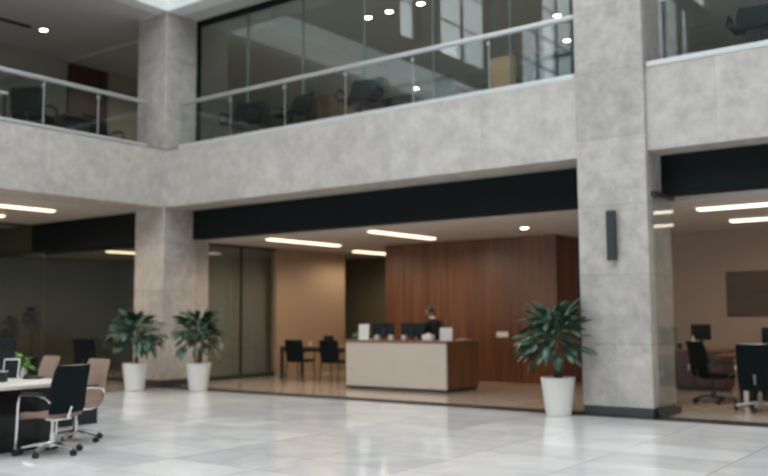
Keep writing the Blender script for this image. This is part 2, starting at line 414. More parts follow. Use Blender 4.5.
# ground-floor glass partitions
def partition(name, label, p0, p1, n, h, mat='glass_grey'):
    p0, p1 = Vector((*p0, 0)), Vector((*p1, 0)); L = (p1 - p0).length
    r = thing(name, label, 'glass partition', p0, math.atan2(p1.y - p0.y, p1.x - p0.x), kind='structure')
    MB().box(0, L, -.03, .03, 0, .10).box(0, L, -.03, .03, h - .06, h).build('rail', 'dark_steel', r)
    for i in range(n):
        MB().box(L * i / n + .004, L * (i + 1) / n - .004, -.006, .006, .10, h - .06).build('pane', mat, r)
    for i in range(1, n):
        MB().box(L * i / n - .02, L * i / n + .02, -.03, .03, .1, h - .06).build('mullion', 'dark_steel', r)
    return r
partition('window_8', 'glass partition left of the tan wall', (-15.4, 13.88), (-15.4, 16.14), 2, HC)
partition('window_9', 'glass partition under the left header', (-20.2, Y + .6), (-15.9, Y + .6), 1, 3.1)
partition('window_10', 'glazed wall under the left gallery', (-20.25, Y + .6), (-20.25, -6), 6, Z1)
partition('window_11', 'glass side panel against the broad column', (-4.43, Y + .12), (-4.43, Y + .95), 1, HC + .05, 'glass')

# door upstairs
r = thing('door_1', 'dark brown door at the end of the left gallery', 'door', (-20, 13.85, Z2), kind='structure')
MB().box(0, .05, -.60, .60, 0, 3.0).build('door_leaf', 'wood_dark', r)
MB().box(.05, .10, .46, .49, .95, 1.25).build('handle', 'steel', r)

# ------------------------------------------------------------------ balustrades
def balustrade(label, p0, p1, n, ext=0):
    p0, p1 = Vector((*p0, 5.03)), Vector((*p1, 5.03)); L = (p1 - p0).length
    r = thing('glass_balustrade', label, 'railing', p0, math.atan2(p1.y - p0.y, p1.x - p0.x), group=None)
    MB().rbox(-ext, L, -.052, .04, -.04, .04, .008).build('base_rail', 'sill', r)
    MB().rbox(0, L, -.035, .035, .885, .965, .02, 3).build('handrail', 'steel', r, smooth=True)
    p = L / n
    for i in range(n):
        MB().box(i * p + .01, (i + 1) * p - .01, -.008, .008, .05, .905).build('glass_panel', 'glass', r)
    for i in range(1, n):
        o = MB().rbox(i * p - .009, i * p + .009, .010, .022, .05, .90, .003).build('post', 'steel', r)
        MB().cyl((i * p, -.02, .80), (i * p, .03, .80), .026).build('clamp', 'steel', o)
    return r
balustrade('glass balustrade with steel handrail on the long stone band of the main gallery', (-14.5, Y + .05), (-5.53, Y + .05), 6)
balustrade('glass balustrade with steel handrail along the left gallery', (XL - .05, 11.8), (XL - .05, -5.0), 14)
balustrade('glass balustrade on the stone band right of the broad column', (-4.26, Y + .09), (6.5, Y + .09), 6, .18)

# ------------------------------------------------------------------ lamps and added fill spots
def strip(label, x, y, z, length, along, mat, w=.18, group='ceiling strip lights'):
    r = thing('strip_light', label, 'ceiling light', (x, y, z), 0 if along == 'X' else PI / 2, group)
    MB().rbox(-length / 2 - .03, length / 2 + .03, -w / 2 - .03, w / 2 + .03, -.03, .0, .012).build('housing', 'white_gloss', r)
    MB().rbox(-length / 2, length / 2, -w / 2, w / 2, -.06, -.03, .014).build('diffuser', mat, r)
    for k in (-.3, .3):      # the lamps inside the fitting
        l = bpy.data.lights.new('strip_lamp', 'SPOT'); l.spot_size = D(172); l.spot_blend = .5; l.shadow_soft_size = 0
        l.energy = (13 if group.startswith('office') else 27) * length; l.color = (1.0, .80, .60)
        o = bpy.data.objects.new('strip_lamp', l); C.objects.link(o); o.parent = r; o.location = (k * length, 0, -.075)
    return r
strip('warm strip light in the hall ceiling nearest the glass partition', -13.35, 15.0, HC, 2.35, 'Y', 'strip_light')
strip('warm strip light in the hall ceiling above the counter front', -10.6, 14.95, HC, 2.2, 'Y', 'strip_light')
strip('warm strip light in the hall ceiling by the dark recess', -14.2, 18.6, HC, 1.5, 'Y', 'strip_light')
strip('strip light of the right office nearest the dark header', -2.7, 14.35, HC, 3.4, 'X', 'strip_light_cool', group='office strip lights')
strip('strip light of the right office farther from the dark header', -2.6, 16.55, HC, 3.8, 'X', 'strip_light_cool', group='office strip lights')
strip('long strip light in the grey ceiling under the left gallery', -17.0, 9.4, Z1, 3.2, 'Y', 'strip_light')
strip('strip light under the left gallery nearer the glazed wall', -18.7, 9.3, Z1, 3.1, 'Y', 'strip_light')
strip('strip light seen left of the corner column beneath the dark header', -18.85, 14.4, HC, 1.3, 'Y', 'strip_light')

def downlight(label, x, y, z, group='round downlights'):
    r = thing('downlight', label, 'ceiling light', (x, y, z), 0, group)
    MB().lathe([(.04, .012), (.105, .012), (.11, -.012), (.085, -.016), (.075, -.004), (.04, -.004)], 24).build('trim_ring', 'white_gloss', r, smooth=True)
    MB().lathe([(.01, -.006), (.072, -.006), (.068, -.014), (.01, -.018)], 20).build('lamp', 'bulb', r, smooth=True)
    return r
def lamp(loc, watts):
    l = bpy.data.lights.new('fill_and_downlight_spot', 'SPOT'); l.spot_size = D(160); l.spot_blend = .6; l.shadow_soft_size = 0; l.energy = watts; l.color = (1.0, .88, .74)
    o = bpy.data.objects.new('fill_and_downlight_spot', l); C.objects.link(o); o.location = loc
for x, y, w in ((-9.0, 14.2, 110), (-7.2, 14.2, 110), (-5.4, 14.2, 110), (-3.2, 14.3, 45), (2.5, 14.4, 45), (-17.8, 6.5, 170), (-17.8, 2.0, 170), (-17.6, 15.0, 90),  # fill spots added to brighten the galleries, without any fitting
                (-11.16, 15.27, 110), (-13.75, 17.55, 110), (-8.36, 17.76, 110), (-8.97, 19.56, 110), (-14.4, 21.05, 110)):  # these sit at modelled downlights
    lamp((x, y, ZC - .04), w)
downlight('round downlight in the hall ceiling before the walnut wall', -8.1, 15.5, HC)
downlight('round downlight in the left gallery ceiling', -18.35, 11.5, ZC + .08)
UP = ZC + .02
for lab, x, y in (('right of the close pair of downlights at the top of the main gallery', -11.16, 15.27),
                  ('left of the close pair of downlights at the top of the main gallery', -11.76, 15.3),
                  ('lone downlight just above the handrail left of the big windows', -13.75, 17.55),
                  ('uppermost downlight nearest the broad column', -8.36, 17.76),
                  ('downlight at the top edge right of the close pair', -10.33, 15.28),
                  ('downlight seen under the handrail beside the broad column', -8.97, 19.56),
                  ('deepest downlight seen through the railing glass near the desk', -14.4, 21.05)):
    downlight(lab, x, y, UP)
downlight('downlight of the upper right gallery', -2.9, 13.9, UP)
r = thing('air_vent', 'dark slot vent in the left gallery ceiling', 'vent', (-18.4, 10.3, ZC + .08))
MB().box(-.07, .07, -.9, .9, -.02, 0).build('frame', 'header', r)
MB().box(-.05, -.03, -.88, .88, -.03, -.02).box(.03, .05, -.88, .88, -.03, -.02).box(-.01, .01, -.88, .88, -.03, -.02).build('louvre', 'black', r)

r = thing('wall_light', 'slim dark box wall light on the broad stone column', 'wall light', (-4.97, Y - .03, 2.58))
MB().rbox(-.05, .05, -.03, 0, -.30, .30, .006).build('mounting_plate', 'black', r)
MB().rbox(-.066, .066, -.12, -.03, -.36, .36, .012).build('shade', 'sconce', r)

# ------------------------------------------------------------------ plants
def foliage(seed, n, spread, zlo, zhi, L, W, avoid, mat, name, parent, origin):
    rnd = random.Random(seed); m = MB(); b = m.b; made = 0; tries = 0
    while made < n and tries < n * 6:
        tries += 1
        a = rnd.uniform(0, 2 * PI); t = rnd.random()
        z0 = zlo + (zhi - zlo) * t
        ln = L * rnd.uniform(.75, 1.15); wd = W * rnd.uniform(.8, 1.2)
        el = D(-5 + 75 * t + rnd.uniform(-22, 18)); r0 = rnd.uniform(.02, .16) * spread
        stalk = rnd.uniform(.10, .32) * spread * (1.15 - .5 * t)
        dirh = Vector((math.cos(a), math.sin(a), 0)); side = Vector((-math.sin(a), math.cos(a), 0))
        p = dirh * r0 + Vector((0, 0, z0)); pts = []
        d = (dirh * math.cos(el) + Vector((0, 0, 1)) * math.sin(el))
        base_p = p.copy(); p = p + d * stalk
        seg = 7; droop = rnd.uniform(.7, 1.6); tw = rnd.uniform(-.5, .5)
        for i in range(seg + 1):
            pts.append(p.copy())
            el -= droop / seg
            d = dirh * math.cos(el) + Vector((0, 0, 1)) * math.sin(el)
            p = p + d * ln / seg
        w0 = [Vector(origin) + q for q in pts]
        if any(avoid(q) for q in w0): continue
        made += 1
        prev = None
        for i, q in enumerate(pts):
            u = i / seg; w = wd * max(.03, math.sin(PI * min(1, u * .93 + .06)) ** .75) * .5
            tn = (pts[min(i + 1, seg)] - pts[max(i - 1, 0)]).normalized()
            s2 = (side * math.cos(tw) + tn.cross(side) * math.sin(tw)); up = tn.cross(s2)
            row = [b.verts.new(q - s2 * w + up * w * -.35), b.verts.new(q), b.verts.new(q + s2 * w + up * w * -.35)]
            if prev:
                for k in range(2): b.faces.new((prev[k], prev[k + 1], row[k + 1], row[k]))
            prev = row
        m.tube([base_p, (base_p + pts[0]) / 2 + Vector((0, 0, .01)), pts[0]], .006, 5)
    me = bpy.data.meshes.new(name)
    bmesh.ops.solidify(b, geom=b.faces[:], thickness=.0015) if False else None
    for f in b.faces: f.smooth = True
    b.to_mesh(me); b.free(); me.materials.append(M[mat])
    o = bpy.data.objects.new(name, me); C.objects.link(o); o.parent = parent
    return o

def potted(label, x, y, seed, avoid=lambda q: False, group='large plants in white pots', leafmat='leaf', potmat='white'):
    r = thing('potted_plant', label, 'plant', (x, y, 0), 0, group)
    MB().lathe([(.165, 0), (.18, .012), (.245, .52), (.25, .55), (.232, .55), (.225, .50), (.20, .48)]).build('pot', potmat, r, smooth=True)
    MB().lathe([(.02, .47), (.218, .47), (.21, .495), (.02, .505)]).build('soil', 'soil', r, smooth=True)
    rnd = random.Random(seed)
    for k in range(4):
        a = k * 1.7 + rnd.random(); h = (1.02, .85, 1.2, .95)[k]
        MB().tube([(.05 * math.cos(a), .05 * math.sin(a), .48), (.07 * math.cos(a), .07 * math.sin(a), .75), (.11 * math.cos(a), .11 * math.sin(a), h)], [.022, .018, .014]).build('cane', 'stem', r, smooth=True)
    foliage(seed, 150, 1, .93, 1.29, .33, .11, avoid, leafmat, 'foliage', r, (x, y, 0))
    return r
def near(bx):
    return lambda q: any(x0 < q.x < x1 and y0 < q.y < y1 for x0, x1, y0, y1 in bx)
potted('large leafy plant in white pot left of the corner column', -14.7, 11.42, 3, near([(-16, -14.88, 12.2, 13.3)]))
potted('large leafy plant in white pot right of the corner column', -13.62, 12.12, 5, near([(-16, -14.88, 12.2, 13.3)]))
potted('large leafy plant in white pot before the broad column', -5.77, 11.98, 11, near([(-5.55, -4.4, 12.22, 13.3)]))

def dark_tree(label, x, y, seed, h):
    r = thing('potted_tree', label, 'plant', (x, y, 0), 0, 'dim trees behind the glass')
    MB().lathe([(.16, 0), (.21, .4), (.215, .42), (.19, .42), (.17, .38)]).build('pot', 'black', r, smooth=True)
    MB().tube([(0, 0, .35), (.03, 0, .8), (0, .02, h - .2)], [.025, .02, .015]).build('trunk', 'stem', r, smooth=True)
    foliage(seed, 80, .42, h - .50, h - .12, .16, .075, lambda q: False, 'leaf_dark', 'foliage', r, (x, y, 0))
dark_tree('dark bushy tree behind the glass left of the dark header end', -21.25, 13.2, 21, 1.75)
dark_tree('dim low tree behind the glass at the far left edge', -21.3, 12.62, 22, 1.5)

# ------------------------------------------------------------------ office chairs
def make_chair(label, loc, rz, seat_mat, back_mat, shell_mat, group=None, arm='chrome', posts=False, legs='chrome', low=.47):
    r = thing('office_chair', label, 'chair', loc, rz, group)
    # seat: front towards -y
    MB().sheet([(-.26, .435, .25, .012), (-.22, .462, .255, .015), (-.1, .472, .26, .02), (.08, .468, .26, .025), (.2, .462, .25, .03)], .055, 0).build('seat', seat_mat, r, smooth=True)
    rows = [(.205, low, .235, -.02), (.235, .55, .245, -.025), (.245, .66, .25, -.03), (.262, .80, .25, -.03), (.295, .93, .24, -.025), (.315, 1.0, .225, -.02)]
    MB().sheet([(y, z, w, -b) for y, z, w, b in rows], .022, 0).build('backrest', back_mat, r, smooth=True)
    MB().sheet([(y + .024, z, w + .004, -b) for y, z, w, b in rows], .016, 0).build('back_shell', shell_mat, r, smooth=True)
    MB().tube([(-.205, .326, .998), (0, .345, 1.0), (.205, .326, .998)], .008).build('top_rim', arm, r, smooth=True)
    for s in (-1, 1):
        x = s * .285
        pts = [(s * .25, .24, .60), (x, .20, .655), (x, .05, .675), (x, -.14, .672), (x, -.20, .65), (x, -.225, .60)]
        pts += ([(x, -.235, .4), (x, -.25, .075)] if posts else [(x, -.2, .50), (s * .25, -.12, .435)])
        a = MB().tube(pts, .016).build('armrest', arm, r, smooth=True)
        MB().rbox(x - .028, x + .028, -.17, .14, .685, .705, .009).build('arm_pad', 'black', a)
        if posts:
            MB().cyl((x - .018, -.25, .04), (x + .018, -.25, .04), .04, n=14).build('caster', 'black', a, smooth=True)
    MB().rbox(-.13, .13, -.09, .17, .385, .425, .012).box(-.23, .23, .10, .14, .405, .43).tube([(0, .1, .41), (0, .25, .42), (0, .285, .55)], .02).build('mechanism', legs, r, smooth=True)
    MB().cyl((0, 0, .09), (0, 0, .25), .032).cyl((0, 0, .25), (0, 0, .40), .02).build('gas_column', legs, r, smooth=True)
    bs = MB()
    for k in range(5):
        a = D(90 + 72 * k); bs.tube([(.02 * math.cos(a), .02 * math.sin(a), .125), (.18 * math.cos(a), .18 * math.sin(a), .108), (.34 * math.cos(a), .34 * math.sin(a), .078)], [.026, .02, .015])
    st = bs.cyl((0, 0, .085), (0, 0, .15), .045).build('star_base', legs, r, smooth=True)
    for k in range(5):
        a = D(90 + 72 * k); c = Vector((.335 * math.cos(a), .335 * math.sin(a), .033)); t = Vector((-math.sin(a), math.cos(a), 0))
        MB().cyl(c - t * .024, c - t * .006, .033, n=14).cyl(c + t * .006, c + t * .024, .033, n=14).cyl(c + Vector((0, 0, .02)), c + Vector((0, 0, .06)), .012, n=8).build('caster', 'black', st, smooth=True)
    return r
make_chair('chrome-armed chair with dark mesh back and taupe seat in front of the white-topped desk', (-8.67, 5.66, 0), D(-80), 'leather', 'mesh', 'mesh', 'desk chairs in the foreground', posts=True).scale = (.95, .95, .95)
tanc = make_chair('taupe leather chair with chrome arms just behind the dark-backed desk chair', (-9.33, 6.40, 0), D(-6), 'leather', 'leather', 'leather', 'desk chairs in the foreground')
tanc.scale = (.95, .95, .95)
dup(tanc, (-10.68, 6.62, 0), D(-10), 'taupe leather chair across the corner of the white-topped desk')
blk = make_chair('black mesh office chair turned to the credenza in the right office', (-4.47, 15.02, 0), D(138), 'mesh', 'mesh', 'mesh', 'black office chairs downstairs', legs='dark_steel', arm='dark_steel')
make_chair('nearest black office chair at the right edge of the photo', (-3.52, 14.12, 0), D(180), 'mesh', 'mesh', 'mesh', 'black office chairs downstairs', low=.31, legs='steel', arm='steel')
upg = 'dark chairs on the galleries'
gal = make_chair('dark chair behind the railing of the left gallery beside the white desk edge', (-16.4, 10.1, Z2), D(211), 'mesh', 'mesh', 'mesh', upg, arm='black', legs='dark_steel')
gal.scale = (1.4, 1, 1.05)
dup(gal, (-17.0, 12.0, 0), D(205), 'dim black office chair behind the plant left of the corner column', 'black office chairs downstairs').scale = (1, 1, 1)
dup(gal, (-17.1, 12.3, Z2), D(100), 'small dark chair at the far end of the left gallery railing', upg)
for x, rz, zs, lab in ((-13.15, 8, .90, 'leftmost dark chair behind the main gallery railing'), (-11.72, -14, .84, 'second dark chair from the left behind the main gallery railing'),
                       (-10.0, 9, .88, 'third dark chair from the left behind the main gallery railing under the downlights'), (-2.98, 5, .78, 'black chair behind the railing right of the broad column')):
    c = dup(gal, (x, Y + .47, Z2), D(rz), lab, upg); c.scale = (1.35, 1.0, zs)

# ------------------------------------------------------------------ desk in the foreground
r = thing('executive_desk', 'black desk with pale top at the left edge of the photo', 'desk', (-9.4, 4.5, 0))
MB().rbox(-.98, .62, -1.6, 1.6, .70, .75, .012).build('desktop', 'table_white', r)
MB().box(.22, .27, -1.5, 1.5, 0, .70).build('front_panel', 'black_gloss', r)
for s in (-1.5, 1.45): MB().box(-.9, .22, s, s + .05, 0, .70).build('side_panel', 'black_gloss', r)
MB().box(-.5, -.05, .80, 1.40, .1, .68).build('drawer_unit', 'black', r)
r = thing('storage_box', 'low black cabinet on the marble beyond the desk end', 'cabinet', (-10.85, 7.4, 0))
MB().rbox(-.3, .22, -.34, .24, 0, .40, .008).build('body', 'black_gloss', r)
MB().rbox(-.31, .23, -.35, .25, .40, .42, .006).build('top', 'black', r)

def monitor(label, loc, rz, w=.55, h=.34, group='computer monitors', up=.12):
    r = thing('computer_monitor', label, 'monitor', loc, rz, group)
    MB().rbox(-w / 2, w / 2, -.015, .02, up, up + h, .006).build('housing', 'screen_back', r)
    MB().box(-w / 2 + .012, w / 2 - .012, -.018, -.0152, up + .018, up + h - .012).build('screen', 'screen', r)
    MB().rbox(-.03, .03, .02, .04, .01, up + h * .6, .004).build('stand', 'black', r)
    MB().rbox(-.11, .11, -.06, .11, 0, .012, .004).build('foot', 'black', r)
    return r
DT = .75
monitor('dark monitor at the back of the pale-topped desk', (-10.2, 5.80, DT), D(40), .60, .36, up=.10)
r = thing('tablet', 'white-framed tablet leaning back on the pale-topped desk', 'tablet', (-9.68, 5.76, DT), D(40))
t = Matrix.Rotation(D(-14), 4, 'X')
MB().rbox(-.09, .09, -.006, .006, 0, .24, .004, mat=t).build('body', 'white_gloss', r)
MB().box(-.078, .078, -.0085, -.0062, .012, .225, mat=t).build('screen', 'screen', r)
MB().rbox(-.05, .05, .0, .09, 0, .01, .003).tube([(0, .085, .006), (0, .05, .11)], .006).build('stand', 'white_gloss', r)
r = thing('small_box', 'small dark organiser box beside the tablet on the desk', 'box', (-9.40, 5.45, DT), D(40))
MB().rbox(-.09, .09, -.05, .05, 0, .11, .006).build('body', 'black', r)
MB().rbox(-.095, .095, -.055, .055, .11, .122, .004).build('lid', 'steel', r)
r = thing('flower_vase', 'small white vase with fresh green leaves on the desk', 'vase', (-9.80, 6.0, DT))
MB().lathe([(.025, 0), (.036, .02), (.034, .07), (.02, .11), (.024, .125), (.018, .125)], 18).build('vase', 'white', r, smooth=True)
foliage(31, 34, .2, .12, .22, .10, .045, lambda q: False, 'leaf_bright', 'foliage', r, (0, 0, 0))
r = thing('desk_phone', 'flat dark phone lying near the vase on the desk', 'phone', (-9.52, 5.96, DT), D(40))
MB().rbox(-.10, .10, -.08, .08, 0, .03, .008).build('body', 'black', r)
MB().rbox(-.09, -.04, -.08, .08, .03, .055, .008).build('handset', 'black_gloss', r)

# ------------------------------------------------------------------ reception counter
CX0, CX1, CY0, CY1, CH = -11.53, -9.12, 14.2, 15.4, .97
r = thing('reception_counter', 'pale stone fronted reception counter with walnut end before the walnut wall', 'counter', ((CX0 + CX1) / 2, CY0, 0))
w = (CX1 - CX0) / 2
MB().box(-w + .03, w - .03, .03, CY1 - CY0 - .03, 0, .06).build('plinth', 'black', r)
MB().box(-w, w - .0, 0, .05, .06, CH - .045).build('front_panel', 'counter_stone', r)
MB().box(w - .05, w, .052, CY1 - CY0, .06, CH - .045).build('side_panel', 'wood_desk', r)
MB().box(-w, -w + .05, .052, CY1 - CY0, .06, CH - .045).build('side_panel', 'wood_desk', r)
MB().box(-w + .05, w - .05, .5, .54, .06, CH - .045).build('back_panel', 'wood_dark', r)
MB().rbox(-w - .02, w + .02, -.02, .58, CH - .045, CH, .006).rbox(w - .22, w + .02, .58, CY1 - CY0, CH - .045, CH, .006).rbox(-w - .02, -w + .2, .58, CY1 - CY0, CH - .045, CH, .006).build('countertop', 'wood_top', r)

monitor('left monitor on the reception counter', (-10.88, 14.62, CH), D(186), .50, .27, 'counter monitors', .07)
monitor('right monitor on the reception counter before the person', (-10.15, 14.62, CH), D(180), .58, .27, 'counter monitors', .07)
def stand_sign(label, loc, rz, w, h):
    r = thing('sign_holder', label, 'sign', loc, rz, 'white stands on the counter')
    t = Matrix.Rotation(D(-8), 4, 'X')
    MB().rbox(-w / 2, w / 2, -.006, .006, .01, h, .004, mat=t).build('panel', 'white_gloss', r)
    MB().rbox(-w / 2, w / 2, -.03, .07, 0, .012, .004).build('foot', 'white_gloss', r)
stand_sign('tall white stand at the left end of the reception counter', (-11.2, 14.36, CH), D(20), .22, .32)
stand_sign('white tilted stand at the right end of the reception counter', (-9.27, 14.45, CH), D(28), .24, .25)
def cup(label, loc):
    r = thing('cup', label, 'cup', loc, 0, 'white cups on the counter')
    MB().lathe([(.03, 0), (.035, .004), (.046, .10), (.042, .10), (.033, .012), (.01, .010)], 20).build('body', 'white', r, smooth=True)
    MB().tube([(.044, 0, .08), (.07, 0, .075), (.07, 0, .035), (.04, 0, .025)], .006, 6).build('handle', 'white', r, smooth=True)
cup('white cup before the left counter monitor', (-10.86, 14.36, CH))
cup('white cup between the two counter monitors', (-10.52, 14.36, CH))
cup('white cup before the right counter monitor', (-10.2, 14.36, CH))
r = thing('tissue_box', 'low white box on the counter before the person', 'box', (-9.66, 14.42, CH), D(8))
MB().rbox(-.11, .11, -.06, .06, 0, .11, .012).build('body', 'white_gloss', r)
MB().sphere((0, 0, .115), .05, 1, .5, .5, 10).build('tissue', 'white', r, smooth=True)
r = thing('potted_herb', 'tiny green plant at the left end of the counter', 'plant', (-11.42, 14.52, CH))
MB().lathe([(.05, 0), (.065, .07), (.055, .07), (.05, .06)], 18).build('pot', 'black', r, smooth=True)
foliage(41, 30, .3, .06, .10, .09, .04, lambda q: False, 'leaf_bright', 'foliage', r, (0, 0, 0))
r = thing('papers', 'flat stack of papers on the walnut end of the counter', 'papers', (-9.22, 15.0, CH), D(5))
MB().rbox(-.09, .09, -.13, .13, 0, .02, .002).build('sheets', 'brass', r)
r = thing('wall_plaque', 'small pale plaque on the walnut wall', 'plaque', (-9.57, 17.2, 1.03))
MB().rbox(-.15, .15, -.02, 0, -.06, .06, .006).build('plate', 'brass', r)
MB().box(-.135, .135, -.023, -.02, -.05, .05).build('face', 'white_gloss', r)

# ------------------------------------------------------------------ person behind the counter
def person(loc, rz):
    r = thing('person', 'person in a black suit standing bowed behind the reception counter', 'person', loc, rz)
    # faces -y locally; joints: name, pos, radius
    J = [('pelvis', (0, 0, .94), .135), ('waist', (0, -.02, 1.10), .125), ('chest', (0, -.07, 1.28), .145), ('upper', (0, -.12, 1.42), .12), ('neck', (0, -.17, 1.50), .058), ('neck2', (0, -.19, 1.54), .055)]
    E = [(0, 1), (1, 2), (2, 3), (3, 4), (4, 5)]
    def chain(start, pts):
        p = start
        for q, rad in pts:
            J.append(('', q, rad)); E.append((p, len(J) - 1)); p = len(J) - 1
        return p
    for s in (-1, 1):
        chain(0, [((s * .10, 0, .88), .10), ((s * .11, -.01, .50), .062), ((s * .11, .03, .10), .042), ((s * .12, -.03, .045), .045), ((s * .125, -.14, .03), .03)])
        h = chain(3, [((s * .17, -.12, 1.41), .066), ((s * .23, -.15, 1.14), .047), ((s * .20, -.36, 1.04), .034), ((s * .19, -.42, 1.03), .036)])
        for k, (dx, ln) in enumerate(((-.03, .075), (-.01, .09), (.01, .085), (.03, .065))):
            chain(h, [((s * .19 + dx, -.46, 1.035), .011), ((s * .19 + dx * 1.15, -.46 - ln * .6, 1.03), .009), ((s * .19 + dx * 1.2, -.46 - ln, 1.008), .008)])
        chain(h, [((s * .145, -.45, 1.03), .012), ((s * .128, -.485, 1.015), .009)])
    me = bpy.data.meshes.new('body'); me.from_pydata([j[1] for j in J], E, []); 
    o = bpy.data.objects.new('body', me); C.objects.link(o); o.parent = r
    sk = o.modifiers.new('skin', 'SKIN'); sk.use_smooth_shade = True
    for i, j in enumerate(J):
        v = me.skin_vertices[0].data[i]; v.radius = (j[2] * 1.15, j[2] * .85) if i < 4 else (j[2], j[2]); v.use_root = (i == 0)
    ss = o.modifiers.new('sub', 'SUBSURF'); ss.levels = 1; ss.render_levels = 2
    me.materials.append(M['skin'])
    # evaluate, add the head into the same surface, and split clothing off as its own parts
    dg = bpy.context.evaluated_depsgraph_get(); ev = o.evaluated_get(dg)
    full = bpy.data.meshes.new_from_object(ev); o.modifiers.clear(); o.data = full
    full.materials.clear(); full.materials.append(M['skin'])
    b = bmesh.new(); b.from_mesh(full)
    hv = bmesh.ops.create_uvsphere(b, u_segments=24, v_segments=16, radius=1)['verts']
    R = Matrix.Rotation(D(24), 4, 'X')
    for v in hv:
        x, y, z = v.co
        wx = .075 * (1 - .22 * max(0, -z)); wy = .095; wz = .118
        p = Vector((x * wx, y * wy * (1 - .12 * max(0, -z)), z * wz))
        if y < -.75 and -.35 < z < .12: p.y -= .022 * math.exp(-(x / .16) ** 2) * math.exp(-((z + .14) / .16) ** 2)     # nose
        if y < -.6: p.y += .010 * math.exp(-((abs(x) - .38) / .16) ** 2) * math.exp(-((z - .06) / .12) ** 2)              # eye sockets
        if abs(x) > .9 and abs(z) < .35: p.x += math.copysign(.015, x) * math.exp(-((y - .1) / .2) ** 2)                    # ears
        v.co = R @ p + Vector((0, -.225, 1.645))
    for f in b.faces: f.smooth = True
    bmesh.ops.recalc_face_normals(b, faces=b.faces[:]); b.to_mesh(full)
    # jacket and trousers: offset copies of the covered skin
    def cloth(name, test, off, mat):
        c = bmesh.new(); c.from_mesh(full); c.normal_update()
        bmesh.ops.delete(c, geom=[f for f in c.faces if not test(f.calc_center_median())], context='FACES')
        for v in c.verts: v.co += v.normal * off
        m2 = bpy.data.meshes.new(name); c.to_mesh(m2); c.free(); m2.materials.append(M[mat])
        for p in m2.polygons: p.use_smooth = True
        q = bpy.data.objects.new(name, m2); C.objects.link(q); q.parent = r
        return q
    cloth('jacket', lambda p: p.z > .88 and p.z < 1.50 and not (p.y < -.37 and p.z < 1.2) , .014, 'suit')
    cloth('trousers', lambda p: .08 < p.z <= .95 and p.y > -.3, .010, 'suit')
    cloth('shoes', lambda p: p.z <= .10, .008, 'black')
    cloth('collar', lambda p: 1.47 < p.z < 1.53 and p.y > -.26, .012, 'shirt')
    b.free()
    hb = MB(); hb.sphere((0, 0, 0), 1, .083, .103, .125, 20)
    bmesh.ops.delete(hb.b, geom=[v for v in hb.b.verts if (v.co.y < -.02 and v.co.z < .055) or v.co.z < -.06], context='VERTS')
    bmesh.ops.transform(hb.b, matrix=Matrix.Translation((0, -.22, 1.65)) @ R, verts=hb.b.verts[:])
    ho = hb.build('hair', 'hair', r, smooth=True)
    sd = ho.modifiers.new('solid', 'SOLIDIFY'); sd.thickness = .01
    for s in (-1, 1):
        p = R @ Vector((s * .028, -.086, .008)) + Vector((0, -.225, 1.645))
        MB().sphere(p, .010, n=10).build('eye', 'eye', r, smooth=True)
    p = R @ Vector((0, -.082, -.052)) + Vector((0, -.225, 1.645))
    MB().sphere(p, .022, 1, .35, .3, 10).build('mouth', plain('lips', (.30, .12, .10), .5), r, smooth=True)
    return r
person((-10.36, 15.8, 0), D(-100)).scale = (.94, .94, .93)

# ------------------------------------------------------------------ lobby table group left of the counter
r = thing('lobby_table', 'black framed table beside the tan wall', 'table', (-13.6, 16.0, 0), D(3))
MB().rbox(-1.05, 1.05, -.42, .42, .72, .76, .006).build('tabletop', 'wood_top', r)
for sx in (-1.04, .98):
    for sy in (-.41, .35): MB().box(sx, sx + .06, sy, sy + .06, 0, .72).build('leg', 'black', r)
MB().box(-1.0, 1.0, -.40, -.37, .64, .72).box(-1.0, 1.0, .37, .40, .64, .72).build('apron', 'black', r)
def visitor(label, loc, rz):
    r = thing('visitor_chair', label, 'chair', loc, rz, 'black chairs at the lobby table')
    MB().rbox(-.24, .24, -.24, .22, .42, .48, .02).build('seat', 'mesh', r, smooth=True)
    MB().sheet([(.21, .46, .22, .02), (.235, .62, .235, .025), (.265, .80, .235, .025), (.285, .93, .22, .02)], .035, 0).build('backrest', 'mesh', r, smooth=True)
    for sx in (-1, 1):
        MB().tube([(sx * .22, -.22, .44), (sx * .23, -.24, .0)], .014).build('leg', 'black', r, smooth=True)
        MB().tube([(sx * .22, .20, .62), (sx * .22, .21, .44), (sx * .23, .26, .0)], .014).build('leg', 'black', r, smooth=True)
        MB().tube([(sx * .25, .22, .66), (sx * .27, .0, .67), (sx * .27, -.18, .65), (sx * .24, -.22, .44)], .014).build('armrest', 'black', r, smooth=True)
    return r
v = visitor('leftmost black chair at the lobby table near the glass partition', (-13.75, 15.28, 0), D(188))
dup(v, (-12.8, 15.36, 0), D(190), 'black chair at the lobby table next to the counter end')
dup(v, (-13.25, 16.85, 0), D(5), 'black chair on the far side of the lobby table')
monitor('small dark monitor on the lobby table', (-13.55, 16.05, .76), D(170), .34, .16, up=.08)
r = thing('paper_cup', 'white paper cup on the lobby table', 'cup', (-13.95, 15.85, .76))
MB().lathe([(.03, 0), (.04, .10), (.043, .105), (.036, .105), (.03, .012)], 18).build('body', 'white', r, smooth=True)

